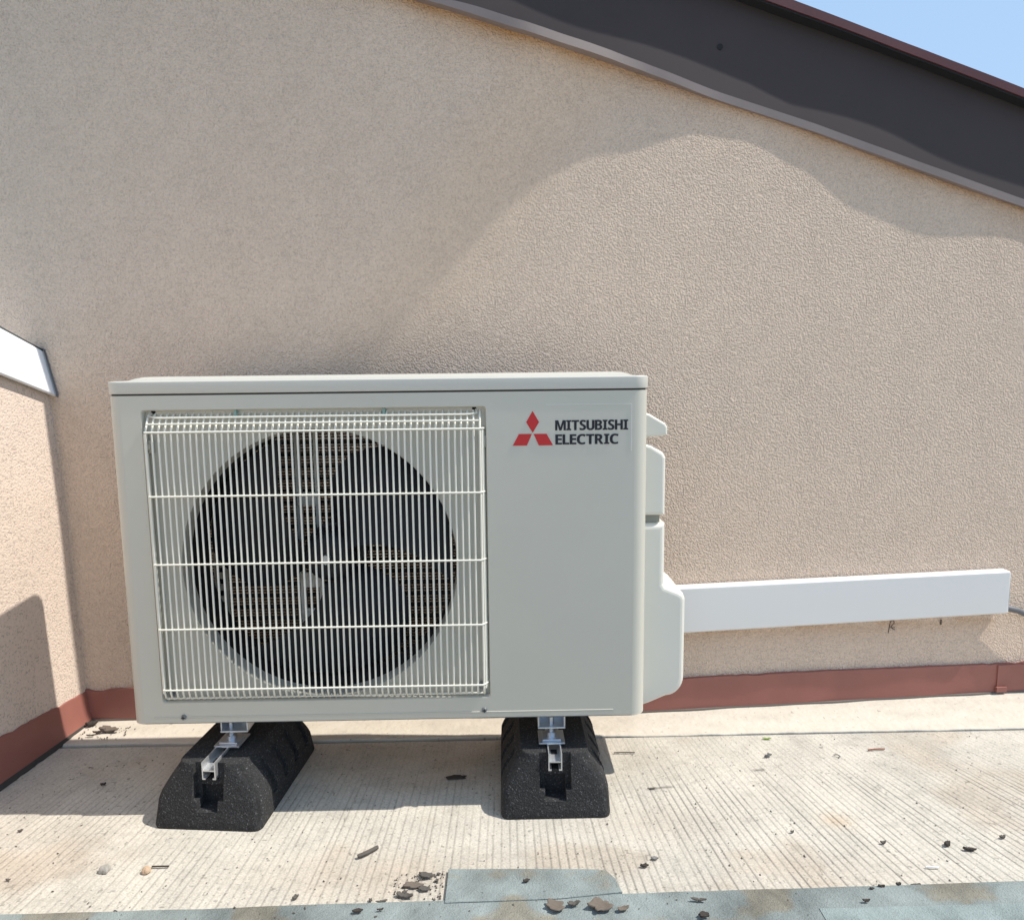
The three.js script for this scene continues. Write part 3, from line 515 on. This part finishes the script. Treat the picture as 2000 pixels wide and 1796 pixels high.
// ---------------------------------------------------------------- duct and cable on the wall
{
  const duct = group('cable_duct');
  tag(duct, 'long white plastic duct running along the wall from the unit to the right', 'cable duct');
  const xs = range(0.80, 1.6255, 12), sl = 0.0165, base = (x) => WZ(0.86, 0.2) + (WZ(1.62, 0.2) - WZ(0.86, 0.2)) * (x - 0.86) / 0.76;
  const yb = (x) => 0.1735 + sl * (x - 0.936), yt = (x) => 0.2675 + 0.0122 * (x - 0.936);
  mesh('duct_body', stripBox(xs, (x) => yb(x) + 0.004, (x) => yt(x) - 0.004, (x) => base(x) - 0.006, (x) => base(x) + 0.014), M.duct, duct);
  const ring = (x) => { const z0 = base(x) + 0.004, z1 = base(x) + 0.026, a = yb(x), b = yt(x), r = 0.004; return [[x, a, z0], [x, a, z1 - r], [x, a + r * 0.3, z1 - r * 0.3], [x, a + r, z1], [x, b - r, z1], [x, b - r * 0.3, z1 - r * 0.3], [x, b, z1 - r], [x, b, z0]]; };
  const last = ring(1.6255);
  mesh('duct_lid', merge([loft(xs.map(ring), false), loft([last, last.map((p) => [1.6285, 0.218 + (p[1] - 0.218) * 0.97, p[2] - 0.001]), last.map((p) => [1.629, 0.218, p[2]])], false)]), M.duct, duct);
  const c = mesh('cable', tube([[1.59, 0.197, WALL_Z(1.6) + 0.006], [1.63, 0.194, WALL_Z(1.63) + 0.008], [1.668, 0.183, WALL_Z(1.668) + 0.010], [1.78, 0.125, WALL_Z(1.78) + 0.015], [1.95, 0.05, WALL_Z(1.95) + 0.02], [2.3, 0.014, WALL_Z(2.3) + 0.03], [2.9, 0.014, WALL_Z(2.9) + 0.03]], 0.0066, 60, 10, 0.5), M.cable);
  tag(c, 'grey round cable leaving the right end of the white duct', 'cable');
}

// ---------------------------------------------------------------- loose bits on the roof
const bark = [std(0.045, 0.036, 0.030, 0.9), std(0.10, 0.088, 0.076, 0.9), std(0.155, 0.125, 0.10, 0.95), std(0.22, 0.21, 0.195, 0.92)];
const green = std(0.20, 0.30, 0.05, 0.7), reddish = std(0.25, 0.09, 0.06, 0.8), pale = std(0.75, 0.74, 0.72, 0.6), tan = std(0.50, 0.36, 0.24, 0.85), fluff = std(0.16, 0.16, 0.15, 0.95);
// an uneven curled flake: irregular outline, thick edge, bowed
function flakeGeo(seed, len, wid, th, curl) {
  const r = rng(seed), n = 26, k1 = r() * 6, k2 = r() * 6, out = Array.from({ length: n }, (_, i) => { const a = i / n * 2 * Math.PI, k = 0.88 + 0.20 * Math.sin(2 * a + k1) + 0.12 * Math.sin(5 * a + k2) + 0.20 * (r() - 0.5); return [len / 2 * k * Math.cos(a), wid / 2 * k * Math.sin(a)]; });
  const lay = (s, y) => out.map(([x, z], i) => { const px = x * s, pz = z * s; return [px, y + curl * ((px / len) ** 2 * 4 + 0.5 * (pz / wid) ** 2 * 4) * th * 2 + 0.5 * th * (hash(i, Math.round(s * 50), seed) - 0.5) * s, pz]; });
  return loft([lay(0.3, 0.0004), lay(0.95, 0.0004), lay(1.0, th * 0.5), lay(0.92, th), lay(0.7, th * 1.05), lay(0.4, th * 1.1)], true, true, true);
}
function bit(name, geo, mat, x, z, turn, label, category, grp, y = 0.0012) { const m = mesh(name, geo, mat); m.position.set(x, y, z); m.rotation.y = turn; tag(m, label, category, grp); return m; }
const FELT = 0.0055;
// [x, z, length, width, thickness, turn, tone, curl, height, label]
[
  [0.468, 0.157, 0.031, 0.009, 0.0045, -0.15, 1, 0.5, 0.001, 'dark curled flake, the one farthest back in the cluster beside the felt patch'],
  [0.452, 0.174, 0.030, 0.014, 0.0040, 0.10, 2, 0.3, 0.001, 'broad grey brown flake in the middle of the cluster beside the felt patch'],
  [0.468, 0.181, 0.024, 0.008, 0.0035, -0.2, 1, 0.4, 0.001, 'narrow dark flake touching the broad grey brown flake'],
  [0.443, 0.193, 0.023, 0.011, 0.0042, -0.25, 1, 0.5, 0.001, 'grey dark edged flake nearest the felt strip in the cluster'],
  [0.4425, 0.1862, 0.009, 0.006, 0.003, 0.4, 1, 0.5, 0.001, 'small flake just behind the dark edged flake near the felt strip'],
  [0.484, 0.165, 0.006, 0.005, 0.003, 0.2, 1, 0.3, 0.001, 'tiny crumb between the flake cluster and the felt patch'],
  [0.485, 0.152, 0.008, 0.004, 0.002, 0.0, 1, 0.3, 0.001, 'thin crumb at the far left of the felt patch corner'],
  [0.387, 0.222, 0.018, 0.006, 0.003, -0.1, 0, 0.4, FELT, 'black flake on the left part of the felt strip'],
  [0.416, 0.220, 0.009, 0.004, 0.002, 0.1, 0, 0.4, FELT, 'small black flake on the felt strip right of a larger one'],
  [0.606, 0.176, 0.013, 0.005, 0.0028, 0.25, 0, 0.4, 0.0062, 'dark chip lying alone on the felt patch'],
  [0.642, 0.222, 0.034, 0.018, 0.0040, -0.2, 2, 0.6, FELT, 'large curled mud flake on the felt strip, left one of a pair'],
  [0.666, 0.219, 0.018, 0.009, 0.0040, 0.3, 1, 0.6, FELT, 'dark curled flake wedged between two large mud flakes'],
  [0.700, 0.224, 0.038, 0.022, 0.0045, 0.15, 2, 0.7, FELT, 'large rounded mud flake on the felt strip, right one of a pair'],
  [0.7285, 0.2285, 0.016, 0.010, 0.003, 0.1, 2, 0.5, FELT, 'small mud flake at the right rim of the rounded mud flake'],
  [0.830, 0.216, 0.021, 0.006, 0.0026, -0.12, 1, 0.6, FELT, 'slim curled flake on the felt right of the mud flakes'],
  [0.829, 0.2425, 0.021, 0.008, 0.004, 0.0, 0, 0.4, FELT, 'black flake at the bottom edge of the picture'],
  [0.773, 0.146, 0.015, 0.006, 0.0038, -0.15, 0, 0.4, 0.001, 'dark pod shaped flake on the concrete right of the felt patch'],
  [0.791, 0.131, 0.014, 0.006, 0.0030, -0.2, 3, 0.4, 0.001, 'pale grey lens shaped flake behind the dark pod'],
  [1.223, 0.115, 0.0125, 0.009, 0.0055, 0.1, 0, 0.2, 0.001, 'round black clod in the pair at the right'],
  [1.247, 0.127, 0.018, 0.007, 0.0045, -0.25, 0, 0.2, 0.001, 'long black clod in the pair at the right'],
  [1.314, 0.102, 0.010, 0.007, 0.004, 0.2, 1, 0.3, 0.001, 'small dark clod close to the right edge of the picture'],
  [1.132, 0.109, 0.008, 0.006, 0.004, 0.0, 1, 0.3, 0.001, 'small grey black clod left of the black pair'],
  [1.081, 0.196, 0.009, 0.006, 0.004, 0.1, 0, 0.3, 0.002, 'left black crumb on the far edge of the felt strip'],
  [1.106, 0.193, 0.0075, 0.006, 0.004, 0.1, 0, 0.3, 0.002, 'right black crumb on the far edge of the felt strip'],
  [1.130, 0.193, 0.015, 0.004, 0.002, 0.1, 1, 0.3, 0.002, 'thin brown splinter on the far edge of the felt strip'],
  [1.066, 0.2005, 0.007, 0.004, 0.002, 0.2, 0, 0.3, 0.004, 'tiny black crumb left of the crumbs on the felt edge'],
  [1.046, 0.224, 0.010, 0.005, 0.003, 0.1, 0, 0.3, FELT, 'black flake on the felt before the lapped sheet'],
  [0.414, 0.2005, 0.016, 0.004, 0.002, 0.05, 1, 0.3, 0.001, 'thin brown flake just behind the left felt strip'],
  [0.399, 0.199, 0.006, 0.006, 0.003, 0.05, 1, 0.3, 0.001, 'square brown crumb left of a thin flake by the felt strip'],
  [0.298, 0.191, 0.010, 0.007, 0.004, 0.4, 1, 0.3, 0.001, 'brown flake by the felt strip below the left foot'],
  [0.070, 0.209, 0.008, 0.004, 0.0025, 0.0, 0, 0.3, 0.001, 'dark crumb at the lower left by the felt'],
  [-0.168, 0.040, 0.008, 0.005, 0.003, 0.1, 1, 0.3, 0.001, 'dark crumb on the sunlit concrete at the far left'],
  [-0.112, 0.146, 0.007, 0.004, 0.0025, 0.1, 1, 0.3, 0.001, 'dark crumb near the lower left corner'],
  [-0.109, -0.079, 0.011, 0.006, 0.004, -0.1, 0, 0.3, 0.001, 'black flake in the shade left of the left foot'],
  [0.494, -0.079, 0.05, 0.012, 0.003, 0.05, 0, 0.4, 0.001, 'long dark flake in the shade beside the right foot'],
  [0.823, -0.037, 0.014, 0.004, 0.002, 0.05, 1, 0.3, 0.001, 'thin dark flake on the sunlit concrete right of the right foot'],
  [1.010, 0.080, 0.006, 0.005, 0.003, 0.0, 1, 0.3, 0.001, 'dark crumb among the ribs in the middle right'],
  [-0.198, -0.256, 0.046, 0.020, 0.006, -0.1, 2, 0.4, 0.006, 'heap of brown leaf litter by the wall corner, its large flake'],
  [-0.212, -0.248, 0.022, 0.010, 0.004, 0.3, 0, 0.5, 0.006, 'black flake at the front of the litter in the corner'],
  [-0.222, -0.236, 0.017, 0.005, 0.003, 0.0, 1, 0.4, 0.006, 'small flake in front of the litter in the corner'],
  [-0.244, -0.278, 0.022, 0.016, 0.009, 0.2, 0, 0.2, 0.006, 'dark clump packed in the corner of wall and parapet'],
].forEach(([x, z, l, w, t, turn, tone, curl, y, label], i) => bit('flake', flakeGeo(300 + i * 13, l * 0.92, w * 0.92, t * 0.72, curl), bark[tone], x, z, turn, label, 'flake', undefined, y));
bit('stick', merge([tube([[-0.0155, 0.003, 0], [-0.005, 0.0036, 0.0012], [0.006, 0.003, 0.0004], [0.0165, 0.0024, -0.001]], 0.0028, 14, 7), tube([[-0.0145, 0.0035, 0.001], [-0.005, 0.004, 0.0025], [0.002, 0.003, 0.002]], 0.0022, 8, 6)]), bark[1], 0.378, 0.107, 0.65, 'short dark stick lying aslant between the two feet', 'stick');
bit('stick', tube([[-0.009, 0.0015, 0], [0, 0.002, 0.0003], [0.009, 0.0015, 0]], 0.0011, 8, 6), pale, 1.172, 0.161, -0.08, 'thin white splinter on the concrete at the right', 'splinter');
bit('stick', tube([[-0.016, 0.0015, 0.0006], [0, 0.0019, 0], [0.016, 0.0016, 0.0004]], 0.0014, 8, 6), reddish, 1.258, -0.142, 0.06, 'thin reddish twig far right near the wall', 'twig');
bit('stick', tube([[-0.019, 0.0015, -0.0008], [0, 0.002, 0], [0.019, 0.0014, 0.0006]], 0.0012, 8, 6), bark[1], 0.797, -0.147, 0.02, 'dark thin twig right behind the right foot', 'twig');
bit('stick', tube([[-0.012, 0.0015, 0], [0, 0.0022, 0.0008], [0.012, 0.0015, 0]], 0.0012, 8, 6), bark[0], 0.088, 0.126, 0.0, 'dark twig behind the tan pebble', 'twig');
bit('leaf', flakeGeo(901, 0.017, 0.006, 0.0012, 0.8), green, 1.074, -0.187, 0.05, 'bright green leaf scrap near the strip along the wall', 'leaf');
bit('fluff', merge([tube([[-0.007, 0.001, 0], [-0.002, 0.005, 0.002], [0.002, 0.002, -0.002], [0.007, 0.004, 0.001]], 0.0012, 14, 5), tube([[-0.003, 0.001, 0.003], [0.0, 0.007, 0], [0.004, 0.002, -0.003]], 0.0010, 12, 5), flakeGeo(77, 0.013, 0.007, 0.003, 0.4)]), fluff, 1.053, -0.127, 0.2, 'grey tuft of fluff on the concrete right of the unit', 'fluff');
bit('fluff', tube([[-0.006, 0.001, -0.004], [0, 0.003, -0.001], [0.003, 0.002, 0.003], [-0.001, 0.001, 0.005]], 0.0009, 14, 5), fluff, 1.178, -0.123, 0.0, 'grey curled thread right of the tuft of fluff', 'thread');
const peb = (s, rad, sy) => { const g = new THREE.IcosahedronGeometry(rad, 2), p = g.attributes.position; for (let i = 0; i < p.count; i++) { const x = p.getX(i), y = p.getY(i), z = p.getZ(i), k = 0.75 + 0.5 * vnoise(x / rad * 1.3 + s, y / rad * 1.3 + z / rad * 2, s); p.setXYZ(i, x * k, Math.max(-rad * 0.3, y * k * sy), z * k); } g.computeVertexNormals(); return g; };
bit('pebble', peb(3, 0.0075, 0.9), std(0.33, 0.31, 0.275, 0.9), 0.012, 0.131, 0, 'grey pointed pebble at the lower left', 'pebble', undefined, 0.003);
bit('pebble', peb(11, 0.0062, 1.0), tan, 0.073, 0.135, 0.5, 'small tan pebble right of the grey pointed one', 'pebble', undefined, 0.003);
{
  const r = rng(55), list = [];
  for (let i = 0; i < 420; i++) { const x = -0.25 + 1.75 * r(), z = -0.19 + 0.46 * Math.pow(r(), 0.8), s = 0.0007 + 0.0016 * r() * r(), g = new THREE.TetrahedronGeometry(s, 0); g.scale(1 + r(), 0.6, 1); g.rotateY(r() * 6); g.translate(x, (z > 0.2 ? 0.0045 : 0.0008), z); list.push(g); }
  for (let i = 0; i < 70; i++) { const g = new THREE.TetrahedronGeometry(0.0008 + 0.0018 * r(), 0); g.rotateY(r() * 6); g.translate(0.46 + 0.07 * (r() - 0.5), 0.001, 0.175 + 0.05 * (r() - 0.5)); list.push(g); }
  for (let i = 0; i < 60; i++) { const g = new THREE.TetrahedronGeometry(0.0008 + 0.0014 * r(), 0); g.rotateY(r() * 6); g.translate(-0.2 + 0.1 * (r() - 0.5), 0.0055, -0.25 + 0.05 * (r() - 0.5)); list.push(g); }
  tag(kind(mesh('grit', merge(list), bark[1]), 'stuff'), 'dark grit scattered over the concrete and felt', 'grit');
}

scene.traverse((o) => { if (o.isMesh) { o.castShadow = true; o.receiveShadow = true; } });
renderer.render(scene, camera);
